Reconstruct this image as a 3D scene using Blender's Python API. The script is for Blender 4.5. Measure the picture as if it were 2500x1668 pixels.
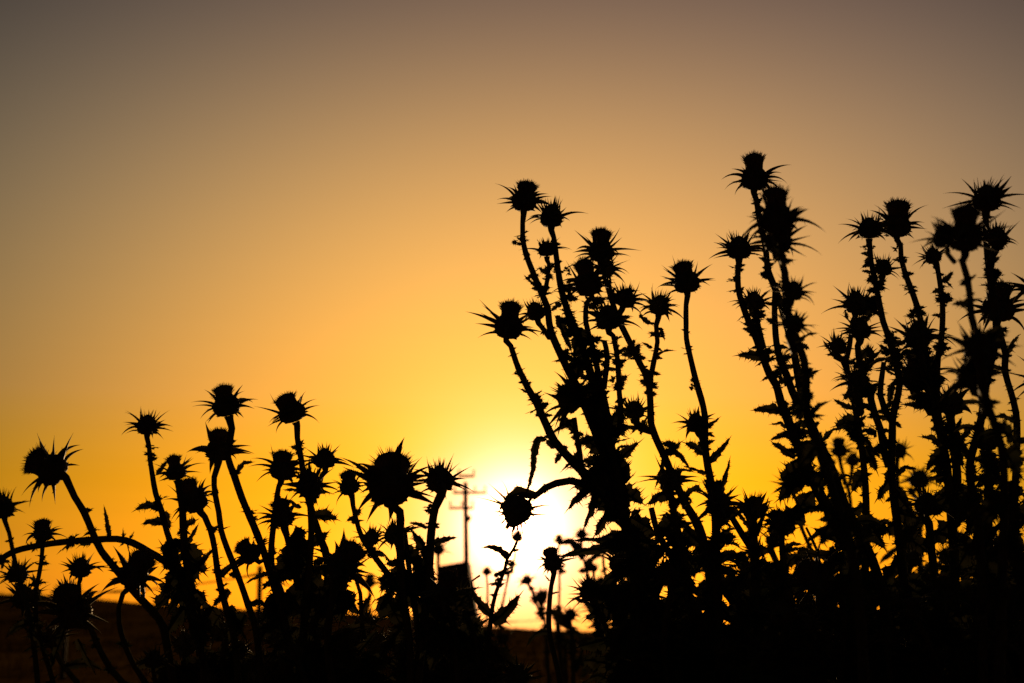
import bpy, math, random
from mathutils import Vector, Matrix
R_ = math.radians
scene = bpy.context.scene
for o in list(bpy.data.objects):
    bpy.data.objects.remove(o, do_unlink=True)

# ------------------------------------------------------------------ camera
CAM_H = 0.95
PITCH = 11.81
FPX = 50 / 36 * 2500          # focal length in pixels of the 2500 wide photo
cam_data = bpy.data.cameras.new('camera')
cam = bpy.data.objects.new('camera', cam_data)
scene.collection.objects.link(cam)
scene.camera = cam
cam.location = (0, 0, CAM_H)
cam.rotation_euler = (R_(90 + PITCH), 0, 0)
cam_data.lens = 50
cam_data.sensor_width = 36
cam_data.clip_start = 0.05
cam_data.clip_end = 5000
cam_data.dof.use_dof = True
cam_data.dof.focus_distance = 2.2
cam_data.dof.aperture_fstop = 6.0
cam_data.dof.aperture_blades = 9

# ------------------------------------------------------------------ evening sky
SUN_EL, SUN_AZ = 4.33, 0.2
sun_dir = Vector((math.sin(R_(SUN_AZ)) * math.cos(R_(SUN_EL)), math.cos(R_(SUN_AZ)) * math.cos(R_(SUN_EL)), math.sin(R_(SUN_EL))))
world = bpy.data.worlds.new('World')
scene.world = world
world.use_nodes = True
nt = world.node_tree
nt.nodes.clear()
def N(kind, **kw):
    n = nt.nodes.new(kind)
    for k, v in kw.items():
        setattr(n, k, v)
    return n
def M(op, *args, clamp=False):
    n = nt.nodes.new('ShaderNodeMath')
    n.operation = op
    n.use_clamp = clamp
    for i, a in enumerate(args):
        if isinstance(a, (int, float)):
            n.inputs[i].default_value = a
        else:
            nt.links.new(a, n.inputs[i])
    return n.outputs[0]
sky = N('ShaderNodeTexSky', sky_type='NISHITA', sun_disc=False, sun_elevation=R_(SUN_EL), sun_rotation=R_(SUN_AZ),
        air_density=1.0, dust_density=5.0, ozone_density=1.0)
tc = N('ShaderNodeTexCoord')
nrm = N('ShaderNodeVectorMath', operation='NORMALIZE')
nt.links.new(tc.outputs['Generated'], nrm.inputs[0])
dot = N('ShaderNodeVectorMath', operation='DOT_PRODUCT')
nt.links.new(nrm.outputs[0], dot.inputs[0])
dot.inputs[1].default_value = sun_dir
sx = N('ShaderNodeSeparateXYZ')
nt.links.new(nrm.outputs[0], sx.inputs[0])
theta = M('MULTIPLY', M('ARCCOSINE', M('MINIMUM', dot.outputs['Value'], 1.0)), 57.2958)   # angle from the sun, degrees
elev = M('MULTIPLY', M('ARCSINE', sx.outputs['Z']), 57.2958)                                # height above the horizon
elev = M('MAXIMUM', elev, 0.0)
sr = N('ShaderNodeSeparateColor')
nt.links.new(sky.outputs[0], sr.inputs[0])
low = M('EXPONENT', M('MULTIPLY', elev, -0.2))
th2 = M('POWER', M('MULTIPLY', theta, 0.05), 2.0)
el20 = M('MULTIPLY', elev, 0.05)
xx = M('POWER', M('ABSOLUTE', sx.outputs['X']), 2.0)
xel = M('MULTIPLY', sx.outputs['X'], el20)
el2 = M('POWER', el20, 2.0)
inner = M('EXPONENT', M('MULTIPLY', M('POWER', M('MULTIPLY', theta, 1 / 1.4), 2.0), -1.0))
# faint level streaks of dust
st = N('ShaderNodeVectorMath', operation='MULTIPLY')
nt.links.new(nrm.outputs[0], st.inputs[0])
st.inputs[1].default_value = (2.5, 2.5, 55.0)
sn = N('ShaderNodeTexNoise')
sn.inputs['Scale'].default_value = 1.6
sn.inputs['Detail'].default_value = 5
nt.links.new(st.outputs[0], sn.inputs['Vector'])
streak = M('ADD', 1.0, M('MULTIPLY', M('SUBTRACT', sn.outputs['Fac'], 0.5), M('MULTIPLY', low, 0.30)))
# scattering of dusty evening air, one row per colour: gain, horizon, falloff from the sun, west-east, aureole, height, height squared, inner aureole, aureole width in degrees, spread to the sides
ROWS = [(-2.034, 3.334, 1.118, 0.339, 1.967, 2.997, 0.132, 10.0, 0.890, 22.0),
        (-3.126, 3.405, 1.376, 0.145, 0.212, 3.662, 0.696, 6.0, 2.705, 31.7),
        (-4.230, -0.585, 1.929, 0.000, 1.438, 2.584, 4.124, 0.3, 1.275, 61.3)]
AMBIENT = (0.010, 0.009, 0.009)
chan = []
for i, (a, b, c, d, e, f, g, h, w, x2) in enumerate(ROWS):
    ex = M('ADD', M('ADD', M('MULTIPLY', low, b), a), M('ADD', M('MULTIPLY', th2, -math.exp(c)), M('ADD', M('ADD', M('MULTIPLY', xel, d), M('MULTIPLY', xx, x2)), M('ADD', M('MULTIPLY', el20, f), M('MULTIPLY', el2, g)))))
    v = M('MULTIPLY', M('MULTIPLY', M('EXPONENT', ex), streak), M('SQRT', M('MULTIPLY', sr.outputs[i], 0.1)))
    if i == 2:
        v = M('MULTIPLY', v, M('MULTIPLY', M('SUBTRACT', elev, 6.1), 0.294, clamp=True))
    v = M('ADD', v, M('ADD', M('MULTIPLY', M('EXPONENT', M('MULTIPLY', theta, -1 / w)), math.exp(e)), M('MULTIPLY', inner, h)))
    chan.append(M('ADD', v, AMBIENT[i]))
cc = N('ShaderNodeCombineColor')
for i in range(3):
    nt.links.new(chan[i], cc.inputs[i])
bg = N('ShaderNodeBackground')
nt.links.new(cc.outputs[0], bg.inputs[0])
bg.inputs[1].default_value = 1.0
outw = N('ShaderNodeOutputWorld')
nt.links.new(bg.outputs[0], outw.inputs[0])
world.cycles.sampling_method = 'MANUAL'
world.cycles.sample_map_resolution = 2048

sl = bpy.data.lights.new('sun', 'SUN')
sl.energy = 4.0
sl.angle = R_(0.53)
sl.color = (1.0, 0.62, 0.28)
so = bpy.data.objects.new('sun', sl)
scene.collection.objects.link(so)
so.rotation_euler = sun_dir.to_track_quat('Z', 'Y').to_euler()
so.location = (0, 0, 30)

scene.view_settings.view_transform = 'Standard'
scene.view_settings.look = 'None'
scene.view_settings.exposure = 0
scene.view_settings.gamma = 1
scene.cycles.max_bounces = 4
scene.cycles.sample_clamp_indirect = 3

# ------------------------------------------------------------------ helpers
CX = Vector((1, 0, 0))
CU = Vector((0, -math.sin(R_(PITCH)), math.cos(R_(PITCH))))     # camera up
CV = Vector((0, math.cos(R_(PITCH)), math.sin(R_(PITCH))))      # camera forward
EYE = Vector((0, 0, CAM_H))
def at(x, y, d):
    """the world point seen at photo pixel x, y and d metres away"""
    return EYE + CV * d + CX * ((x - 1250) / FPX * d) + CU * ((834 - y) / FPX * d)

def material(name, col, col2, scale=30.0, rough=0.8, spec=0.15, bump=0.0, tint=None):
    m = bpy.data.materials.new(name)
    m.use_nodes = True
    n = m.node_tree
    b = n.nodes['Principled BSDF']
    t = n.nodes.new('ShaderNodeTexCoord')
    no = n.nodes.new('ShaderNodeTexNoise')
    no.inputs['Scale'].default_value = scale
    no.inputs['Detail'].default_value = 6
    r = n.nodes.new('ShaderNodeValToRGB')
    r.color_ramp.elements[0].position = 0.35
    r.color_ramp.elements[0].color = (*col, 1)
    r.color_ramp.elements[1].position = 0.65
    r.color_ramp.elements[1].color = (*col2, 1)
    n.links.new(t.outputs['Object'], no.inputs['Vector'])
    n.links.new(no.outputs['Fac'], r.inputs[0])
    n.links.new(r.outputs[0], b.inputs['Base Color'])
    b.inputs['Roughness'].default_value = rough
    b.inputs['Specular IOR Level'].default_value = spec
    if tint: b.inputs['Specular Tint'].default_value = (*tint, 1)
    if bump:
        bp = n.nodes.new('ShaderNodeBump')
        bp.inputs['Strength'].default_value = bump
        n.links.new(no.outputs['Fac'], bp.inputs['Height'])
        n.links.new(bp.outputs[0], b.inputs['Normal'])
    return m
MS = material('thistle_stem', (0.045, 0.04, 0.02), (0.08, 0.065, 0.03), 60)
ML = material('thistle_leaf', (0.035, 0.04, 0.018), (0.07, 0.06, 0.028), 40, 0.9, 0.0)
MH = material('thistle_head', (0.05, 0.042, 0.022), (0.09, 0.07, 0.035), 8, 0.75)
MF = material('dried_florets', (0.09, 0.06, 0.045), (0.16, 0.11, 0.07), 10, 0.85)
MG = material('dry_field', (0.07, 0.033, 0.006), (0.17, 0.09, 0.018), 0.35, 1.0, 0.0, 0.4)
MGR = material('dry_grass', (0.07, 0.035, 0.006), (0.16, 0.085, 0.018), 0.8, 1.0, 0.0)
MW = material('weathered_wood', (0.05, 0.035, 0.022), (0.10, 0.075, 0.05), 6, 0.85, 0.1, 0.4)
MI = material('rusty_metal', (0.04, 0.022, 0.014), (0.08, 0.045, 0.03), 5, 0.9, 0.0)
MC = material('grey_ceramic', (0.12, 0.11, 0.10), (0.2, 0.19, 0.17), 5, 0.4, 0.4)

def translucent(m, w):
    n = m.node_tree
    b = n.nodes['Principled BSDF']; out = n.nodes['Material Output']
    t = n.nodes.new('ShaderNodeBsdfTranslucent')
    n.links.new(b.inputs['Base Color'].links[0].from_socket, t.inputs['Color'])
    mx = n.nodes.new('ShaderNodeMixShader')
    mx.inputs[0].default_value = w
    n.links.new(b.outputs[0], mx.inputs[1]); n.links.new(t.outputs[0], mx.inputs[2])
    n.links.new(mx.outputs[0], out.inputs['Surface'])
translucent(MF, 0.4)
translucent(ML, 0.08)

class MB:
    def __init__(self):
        self.v = []; self.f = []
    def strip_rings(self, rings, cap0=False, cap1=False):
        n = len(rings[0]); b = len(self.v)
        for r in rings: self.v.extend(r)
        for i in range(len(rings) - 1):
            for k in range(n):
                a = b + i * n + k; c = b + i * n + (k + 1) % n
                self.f.append((a, c, c + n, a + n))
        if cap0: self.f.append(tuple(b + k for k in range(n))[::-1])
        if cap1: self.f.append(tuple(b + (len(rings) - 1) * n + k for k in range(n)))
    def spike(self, p, d, length, w, k=3, bend=None):
        """thin tapering spine with k sides; bend adds a curve"""
        d = d.normalized()
        s = d.orthogonal().normalized(); t = d.cross(s)
        b = len(self.v)
        for j in range(k):
            a = 2 * math.pi * j / k
            self.v.append(p + (s * math.cos(a) + t * math.sin(a)) * w)
        if bend is None:
            self.v.append(p + d * length)
            for j in range(k): self.f.append((b + j, b + (j + 1) % k, b + k))
        else:
            m = p + d * length * 0.5 + bend * 0.25
            for j in range(k):
                a = 2 * math.pi * j / k
                self.v.append(m + (s * math.cos(a) + t * math.sin(a)) * w * 0.6)
            self.v.append(p + d * length + bend)
            for j in range(k):
                j2 = (j + 1) % k
                self.f.append((b + j, b + j2, b + k + j2, b + k + j))
                self.f.append((b + k + j, b + k + j2, b + 2 * k))
    def mesh(self, name, mat, smooth=True):
        me = bpy.data.meshes.new(name)
        me.from_pydata([tuple(q) for q in self.v], [], self.f)
        me.materials.append(mat)
        if smooth:
            me.polygons.foreach_set('use_smooth', [True] * len(me.polygons))
        me.update()
        return me
    def build(self, name, mat, parent=None, smooth=True):
        return link(name, self.mesh(name, mat, smooth), parent)

def link(name, data, parent=None, loc=None):
    o = bpy.data.objects.new(name, data)
    scene.collection.objects.link(o)
    if parent: o.parent = parent
    if loc is not None: o.location = loc
    return o
def tag(o, label=None, cat=None, group=None, kind=None):
    for k, v in (('label', label), ('category', cat), ('group', group), ('kind', kind)):
        if v: o[k] = v
    return o

def catmull(pts, step):
    out = []
    n = len(pts)
    for i in range(n - 1):
        p0 = pts[max(i - 1, 0)]; p1 = pts[i]; p2 = pts[i + 1]; p3 = pts[min(i + 2, n - 1)]
        k = max(1, int((p2 - p1).length / step))
        for j in range(k):
            t = j / k
            out.append(0.5 * ((2 * p1) + (p2 - p0) * t + (2 * p0 - 5 * p1 + 4 * p2 - p3) * t * t + (3 * p1 - p0 - 3 * p2 + p3) * t ** 3))
    out.append(pts[-1].copy())
    return out

def tube(mb, pts, radii, k=8, rnd=None):
    rings = []
    ref = None
    for i, p in enumerate(pts):
        d = (pts[min(i + 1, len(pts) - 1)] - pts[max(i - 1, 0)]).normalized()
        if ref is None: ref = d.orthogonal().normalized()
        s = (ref - d * ref.dot(d)).normalized(); ref = s
        t = d.cross(s)
        r = radii[i]
        rings.append([p + (s * math.cos(2 * math.pi * j / k) + t * math.sin(2 * math.pi * j / k)) * r * (1 + (0.10 * ((j % 2) * 2 - 1))) for j in range(k)])
    mb.strip_rings(rings, True, True)

# ------------------------------------------------------------------ setting: the land
def lerp_table(t, x):
    if x <= t[0][0]: return t[0][1]
    for (a, b), (c, d) in zip(t, t[1:]):
        if x <= c: return b + (d - b) * (x - a) / (c - a)
    return t[-1][1]
RIDGE = [(-1500, 150), (-300, 112), (0, 102), (120, 96), (250, 88), (350, 78), (500, 72), (700, 62), (820, 56), (1000, 46), (1120, 32), (1250, 22), (1400, 15), (1600, 8), (2500, 6), (4000, 20)]
def ground_z(x, y):
    if y < 1: return 0.0
    px = 1250 + x / max(y, 8.0) * FPX
    s = min(1.0, max(0.0, (y - 12) / 98.0)); s = s * s * (3 - 2 * s)
    n = 0.10 * math.sin(x * 0.31 + y * 0.17) + 0.06 * math.sin(x * 0.9 - y * 0.4) + 0.05 * math.sin(x * 0.13 + 2)
    return s * (CAM_H + lerp_table(RIDGE, px) * 0.0311 + n * 0.6)
def make_ground():
    xs = sorted({round(v, 2) for v in ([-1500, -1000, -700, -500, -350, -250] + [i * 3.0 for i in range(-60, 61)] + [250, 350, 500, 700, 1000, 1500])})
    ys = [-800, -300, -100, -40, -15, -5, 0, 2, 4, 6, 8] + [10 + i * 3 for i in range(0, 45)] + [160, 200, 260, 340, 450, 700, 1100, 2000]
    mb = MB()
    for y in ys:
        for x in xs: mb.v.append(Vector((x, y, ground_z(x, y))))
    w = len(xs)
    for j in range(len(ys) - 1):
        for i in range(w - 1):
            a = j * w + i
            mb.f.append((a, a + 1, a + 1 + w, a + w))
    tag(mb.build('ground', MG), kind='structure')
make_ground()
def make_grass():
    rnd = random.Random(5)
    mb = MB()
    for c in range(7000):
        y = 10 + 118 * rnd.random() ** 0.6
        x = rnd.uniform(-0.48, 0.48) * y
        z = ground_z(x, y) - 0.02
        h = rnd.uniform(0.08, 0.3) * (1.3 if rnd.random() < 0.1 else 0.8)
        for b in range(5):
            p = Vector((x + rnd.uniform(-.35, .35), y + rnd.uniform(-.35, .35), z))
            w = rnd.uniform(0.01, 0.022)
            a = rnd.uniform(-0.35, 0.35)
            hh = h * rnd.uniform(0.6, 1.2)
            i = len(mb.v)
            mb.v += [p + Vector((-w, 0, 0)), p + Vector((w, 0, 0)), p + Vector((hh * a, rnd.uniform(-.2, .2) * hh, hh))]
            mb.f.append((i, i + 1, i + 2))
    tag(mb.build('grass', MGR, smooth=False), 'short dry grass covering the field and its skyline', 'grass', kind='stuff')
make_grass()

# ------------------------------------------------------------------ utility pole, shed, fence (far behind)
def box(mb, c, s, rot=0.0):
    b = len(mb.v)
    for dz in (-1, 1):
        for dx, dy in ((-1, -1), (1, -1), (1, 1), (-1, 1)):
            x, y = dx * s[0] / 2, dy * s[1] / 2
            mb.v.append(Vector((c[0] + x * math.cos(rot) - y * math.sin(rot), c[1] + x * math.sin(rot) + y * math.cos(rot), c[2] + dz * s[2] / 2)))
    mb.f += [(b, b + 3, b + 2, b + 1), (b + 4, b + 5, b + 6, b + 7)] + [(b + i, b + (i + 1) % 4, b + 4 + (i + 1) % 4, b + 4 + i) for i in range(4)]
def utility_pole():
    d = 90.0
    top = at(1134, 1172, d)
    base = at(1141, 1500, d)
    gz = ground_z(base.x, base.y)
    root = link('utility_pole', None, loc=(base.x, base.y, gz))
    tag(root, 'wooden utility pole with three crossarms, standing above the small shed beside the sun', 'utility pole')
    t = Vector((top.x - base.x, 0, top.z - gz))
    mb = MB()
    tube(mb, [Vector((0, 0, -0.3)), t * 0.5, t + Vector((0, 0, 0.05))], [0.19, 0.17, 0.145], 12)
    mb.build('post', MW, root)
    k = d / FPX
    for (yy, xl, xr, ins) in ((1168, 1116, 1158, 2), (1209, 1103, 1188, 4), (1247, 1094, 1156, 3)):
        f = (1500 - yy) / (1500 - 1172)
        c = Vector((t.x * f, -0.16, (1560 - yy) * k + CAM_H - gz + 0.1))
        xc = 1134 + (1141 - 1134) * (yy - 1172) / 328
        x0 = (xl - xc) * k; x1 = (xr - xc) * k
        m = MB(); box(m, (c.x + (x0 + x1) / 2, c.y, c.z), (x1 - x0, 0.13, 0.18))
        arm = m.build('crossarm', MW, root, False)
        for j in range(ins):
            x = c.x + x0 + (x1 - x0) * (0.06 + 0.88 * j / (ins - 1))
            m = MB()
            rings = [[Vector((x + r * math.cos(2 * math.pi * q / 8), c.y + r * math.sin(2 * math.pi * q / 8), c.z + 0.082 + z)) for q in range(8)]
                     for r, z in ((0.02, 0), (0.02, 0.1), (0.09, 0.12), (0.05, 0.18), (0.10, 0.2), (0.05, 0.27), (0.07, 0.29), (0.02, 0.36))]
            m.strip_rings(rings, True, True)
            m.build('insulator', MC, arm)
    m = MB()
    tube(m, [Vector((t.x * .8 + 0.2, -0.1, t.z * 0.765)), Vector((t.x * .8 + 0.2, -0.1, t.z * 0.765 - 0.35))], [0.22, 0.12], 10)
    m.build('bracket', MI, root)
utility_pole()

def shed():
    d = 55.0
    pl = at(1072, 1388, d); pr = at(1142, 1374, d)
    bl = at(1040, 1520, d); br = at(1176, 1510, d)
    gz = min(ground_z(bl.x, bl.y), ground_z(br.x, br.y)) - 0.2
    root = link('shed', None, loc=((bl.x + br.x) / 2, pl.y, gz))
    tag(root, 'dark shed with sloping side walls and a low slanted roof below the utility pole', 'shed')
    o = root.location
    def q(x, y, z): return Vector((x - o.x, y - o.y, z - o.z))
    y0, y1 = pl.y, pl.y + 4.0
    bz = gz
    mb = MB()
    n = 14                                    # boarded front and back
    for yy, s in ((y0, 1), (y1, -1)):
        for i in range(n):
            a, b_ = (i + 0.03) / n, (i + 0.97) / n
            off = 0.02 * (i % 2)
            v = [q(bl.x + (br.x - bl.x) * a, yy - off * s, bz), q(bl.x + (br.x - bl.x) * b_, yy - off * s, bz),
                 q(pl.x + (pr.x - pl.x) * b_, yy - off * s, pl.z + (pr.z - pl.z) * b_), q(pl.x + (pr.x - pl.x) * a, yy - off * s, pl.z + (pr.z - pl.z) * a)]
            k = len(mb.v); mb.v += v + [w_ + Vector((0, 0.05 * s, 0)) for w_ in v]
            mb.f += [(k, k + 1, k + 2, k + 3), (k + 7, k + 6, k + 5, k + 4)] + [(k + j, k + 4 + j, k + 4 + (j + 1) % 4, k + (j + 1) % 4) for j in range(4)]
    for (b0, t0) in ((bl, pl), (br, pr)):
        k = len(mb.v)
        sgn = 0.03 if b0 is br else -0.03
        v = [q(b0.x, y0 + .06, bz), q(b0.x, y1 - .06, bz), q(t0.x, y1 - .06, t0.z), q(t0.x, y0 + .06, t0.z)]
        mb.v += v + [w_ + Vector((sgn, 0, 0)) for w_ in v]
        mb.f += [(k, k + 1, k + 2, k + 3), (k + 7, k + 6, k + 5, k + 4)] + [(k + j, k + 4 + j, k + 4 + (j + 1) % 4, k + (j + 1) % 4) for j in range(4)]
    mb.build('wall', MW, root, False)
    mb = MB()
    e = 0.10
    v = [q(pl.x - e, y0 - .15, pl.z + .01), q(pr.x + e * .3, y0 - .15, pr.z + .02), q(pr.x + e * .3, y1 + .15, pr.z + .02), q(pl.x - e, y1 + .15, pl.z + .01)]
    mb.v += v + [w_ + Vector((0, 0, 0.06)) for w_ in v]
    mb.f += [(3, 2, 1, 0), (4, 5, 6, 7)] + [(j, (j + 1) % 4, 4 + (j + 1) % 4, 4 + j) for j in range(4)]
    mb.build('roof', MI, root, False)
shed()

def fence():
    posts = [(163, 1432, 14, 26), (635, 1382, 15, 18), (984, 1488, 13, 24), (1330, 1503, 7, 36), (1760, 1500, 7, 40)]
    pts = []
    root = None
    for i, (px, py, wpx, d) in enumerate(posts):
        p = at(px, py, d)
        gz = ground_z(p.x, p.y)
        if root is None:
            root = link('fence', None, loc=(p.x, p.y, gz))
            tag(root, 'sagging wire fence on rough wooden posts crossing the field', 'fence')
        o = root.location
        r = wpx * d / FPX / 2
        mb = MB()
        top = Vector((p.x, p.y, p.z)) - o; bot = Vector((p.x + 0.02, p.y, gz - 0.3)) - o
        tube(mb, [bot, (top + bot) / 2 + Vector((r * .2, 0, 0)), top], [r * 1.1, r, r * 0.92], 9)
        mb.build('post', MW, root)
        pts.append(Vector((p.x, p.y, p.z)))
    for h, sag in ((0.1, 0.08),):
        mb = MB(); line = []
        for a, b in zip(pts, pts[1:]):
            for k in range(12):
                t = k / 12
                q = a.lerp(b, t); q.z -= h + sag * 4 * t * (1 - t)
                line.append(q - root.location)
        tube(mb, line, [0.010 if i % 4 else 0.022 for i in range(len(line))], 5)
        mb.build('wire', MI, root)
fence()

# ------------------------------------------------------------------ thistle parts
def lathe(mb, prof, seg, rnd, j=0.0):
    mb.strip_rings([[Vector((r * (1 + rnd.uniform(-j, j)) * math.cos(2 * math.pi * k / seg), r * (1 + rnd.uniform(-j, j)) * math.sin(2 * math.pi * k / seg), z + rnd.uniform(-j, j) * .5)) for k in range(seg)] for r, z in prof], True, True)

def bract(mb, rnd, az, z0, r0, el, length, w0, recurve):
    """leafy bract ending in a long stout spine"""
    rad = Vector((math.cos(az), math.sin(az), 0)); up = Vector((0, 0, 1)); side = Vector((-math.sin(az), math.cos(az), 0))
    side = (side + up * rnd.uniform(-.6, .6) + rad * rnd.uniform(-.2, .2)).normalized()
    p = rad * (r0 * 0.85) + up * z0
    n = 8; rings = []
    e = el; sw = rnd.uniform(-.25, .25)
    cen = []
    for i in range(n + 1):
        t = i / n
        w = w0 * ((1 - t) ** 1.2 * (1.0 if t > .3 else 0.85 + .15 * t / .3) if t < .3 else 0.62 * ((1 - t) / .7) ** 1.15 + 0.0)
        w = max(w, 0.004)
        dd = (rad * math.cos(e) + up * math.sin(e) + Vector((-math.sin(az), math.cos(az), 0)) * sw * t).normalized()
        nn = dd.cross(side).normalized(); s2 = nn.cross(dd)
        th = max(w * 0.45, 0.014 * (1 - t) + 0.003)
        rings.append([p + s2 * w, p + nn * th, p - s2 * w, p - nn * th])
        cen.append((p.copy(), dd, s2, w))
        p = p + dd * (length / n)
        e += recurve / n
    mb.strip_rings(rings, False, True)
    for q in range(rnd.randint(3, 5)):                      # short side spines near the base
        i = rnd.randint(1, 3); c, dd, s2, w = cen[i]
        sg = rnd.choice((-1, 1))
        mb.spike(c + s2 * w * sg * .7, (s2 * sg + dd * rnd.uniform(.2, 1.0)), length * rnd.uniform(.12, .22), 0.022)

def head_body(rnd, kind):
    mb = MB()
    prof = [(0.16, -.84), (0.46, -.80), (.74, -.62), (.86, -.32), (.88, .0), (.80, .32), (.66, .55)]
    if kind == 'b': prof += [(.58, .70)]
    else: prof += [(.50, .78), (.26, 1.0), (.03, 1.1)]
    lathe(mb, prof, 18, rnd, 0.085)
    # overlapping scales with short points
    for row, (z, r, n) in enumerate(((-.66, .64, 9), (-.40, .82, 11), (-.12, .88, 11), (.18, .84, 10))):
        for k in range(n):
            az = 2 * math.pi * (k + (row % 2) * .5) / n + rnd.uniform(-.2, .2)
            rad = Vector((math.cos(az), math.sin(az), 0))
            mb.spike(rad * (r * .9) + Vector((0, 0, z)), rad + Vector((0, 0, rnd.uniform(-.7, .5))), rnd.uniform(.16, .38), rnd.uniform(.09, .18), 4)
    rings = [(-.45, -.35, 3, 1.15, .26, -0.5), (-.20, -.05, 4, 1.55, .32, -0.55), (.02, .25, 6, 1.75, .34, -0.6), (.30, .65, 5, 1.6, .30, -.35), (.45, 1.15, 2, 1.3, .2, -.1)]
    if kind == 's': rings = [(-.45, -.25, 2, 1.1, .26, -0.4), (-.15, .02, 5, 1.7, .34, -0.55), (.08, .30, 6, 1.85, .34, -0.5), (.32, .80, 3, 1.5, .26, -.25), (.42, 1.2, 5, 1.3, .2, -.0)]
    if kind == 'r': rings = [(-.45, -1.0, 4, 1.5, .17, .5), (-.30, -.5, 6, 1.75, .20, .2), (-.05, -.1, 6, 1.6, .20, .1), (.3, .3, 5, 1.2, .2, 0)]
    if kind == 'n': rings = [(-.2, .35, 3, 1.2, .26, -.2), (.10, .65, 5, 1.6, .28, -0.3), (.38, 1.0, 6, 1.6, .22, -.1)]
    for z, el, n, L, w, rec in rings:
        a0 = rnd.uniform(0, 6.28)
        for k in range(n):
            if rnd.random() < .10: continue                   # broken off
            bract(mb, rnd, a0 + 2 * math.pi * k / n + rnd.uniform(-.4, .4), z + rnd.uniform(-.1, .1), .9 - max(0, z) * .35, el + rnd.uniform(-.3, .3),
                  L * rnd.uniform(.70, 1.32), w * rnd.uniform(.8, 1.25), rec + rnd.uniform(-.6, .45))
    if kind != 'b':                                          # upright inner spines
        for k in range(18):
            az = rnd.uniform(0, 6.28); rr = rnd.uniform(.1, .55)
            rad = Vector((math.cos(az), math.sin(az), 0))
            mb.spike(rad * rr + Vector((0, 0, .80 - rr * .5)), rad * rnd.uniform(.05, .6) + Vector((0, 0, 1)), rnd.uniform(.6, 1.2) * (1.15 if kind == 'n' else 1), .065, 4)
    return mb.mesh('flower_head', MH)

def head_florets(rnd):
    mb = MB()
    lathe(mb, [(.60, .45), (.60, .80), (.64, 1.05), (.69, 1.22), (.67, 1.36), (.56, 1.50), (.36, 1.60), (.14, 1.65), (.02, 1.66)], 16, rnd, 0.07)
    for k in range(230):
        az = rnd.uniform(0, 6.28); u = rnd.random()
        if u < .62:                                          # crown of the tuft
            rr = .66 * math.sqrt(rnd.random()); z = 1.64 - .42 * (rr / .7) ** 2.0
            tilt = .15 + .9 * rr + rnd.uniform(-.2, .2)
        else:
            z = rnd.uniform(.9, 1.45); rr = .56 + (z - .9) * .25; tilt = rnd.uniform(.7, 1.6)
        rad = Vector((math.cos(az), math.sin(az), 0))
        d = rad * tilt + Vector((0, 0, 1))
        mb.spike(rad * rr + Vector((0, 0, z - .04)), d, rnd.uniform(.18, .42), .024, 3, rad * rnd.uniform(-.05, .09) + Vector((0, 0, rnd.uniform(-.04, .05))))
    return mb.mesh('florets', MF)

hr = random.Random(11)
HEADS = {k: [head_body(hr, k) for _ in range(12)] for k in 'bsnr'}
FLORETS = [head_florets(hr) for _ in range(8)]

def leaf_mesh(mb, rnd, pts, width, fold=0.5, wdir=None, spines=True, lobes=None):
    """spiny lobed leaf along pts, folded along its midrib"""
    cum = [0]
    for a, b in zip(pts, pts[1:]): cum.append(cum[-1] + (b - a).length)
    L = cum[-1]
    if lobes is None: lobes = max(4, int(L / (width * 0.75)))
    ns = lobes * 4
    path = []
    for i in range(ns + 1):
        s = L * i / ns; k = 0
        while k < len(cum) - 2 and cum[k + 1] < s: k += 1
        t = (s - cum[k]) / max(1e-9, cum[k + 1] - cum[k])
        path.append(pts[k].lerp(pts[k + 1], min(1, max(0, t))))
    ph = rnd.uniform(0, 6)
    sides = ([], [])
    mid = len(mb.v)
    mb.v.extend(path)
    for sg in (0, 1):
        sgn = 1 if sg else -1
        for i, p in enumerate(path):
            t = i / ns
            d = (path[min(i + 1, ns)] - path[max(i - 1, 0)]).normalized()
            wd = (wdir - d * wdir.dot(d)).normalized()
            nn = d.cross(wd)
            prof = min(1.0, 0.6 + 1.8 * t) * (1 - t) ** 0.6 if t < 1 else 0
            lob = (1.0, 0.88, 0.76, 0.88)[(i + 2 * sg) % 4] * rnd.uniform(.85, 1.12)
            w = width * 0.58 * prof * lob
            wave = math.sin(t * lobes * 3.1 + ph + sgn) * 0.28
            q = p + wd * (sgn * w * math.cos(fold)) + nn * (w * (math.sin(fold) + wave)) + d * (w * .25 if (i + 2 * sg) % 4 == 0 else 0)
            sides[sg].append((q, (wd * sgn * math.cos(fold) + nn * (math.sin(fold) + wave) + d * .45).normalized(), w))
        b = len(mb.v)
        mb.v.extend([s[0] for s in sides[sg]])
        for i in range(ns):
            mb.f.append((mid + i, mid + i + 1, b + i + 1, b + i))
        if spines:
            for i, (q, dd, w) in enumerate(sides[sg]):
                if i == ns: break
                ln = (0.34 if (i + 2 * sg) % 4 == 0 else 0.18) * width * rnd.uniform(.6, 1.25)
                d2 = (dd + Vector((rnd.uniform(-.3, .3), rnd.uniform(-.3, .3), rnd.uniform(-.3, .3)))).normalized()
                mb.spike(q - dd * width * .02, d2, min(ln, 0.012), min(width * .035, 0.0011), 3)
    d = (path[-1] - path[-3]).normalized()
    mb.spike(path[-1] - d * .001, d, min(width * .5, .014), min(width * .05, .0012), 3)
    # raised midrib
    rad = [min(width * 0.07, 0.0022) * (1 - .8 * i / ns) for i in range(0, ns + 1, 2)]
    tube(mb, [path[i] for i in range(0, ns + 1, 2)], rad, 5)

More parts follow.
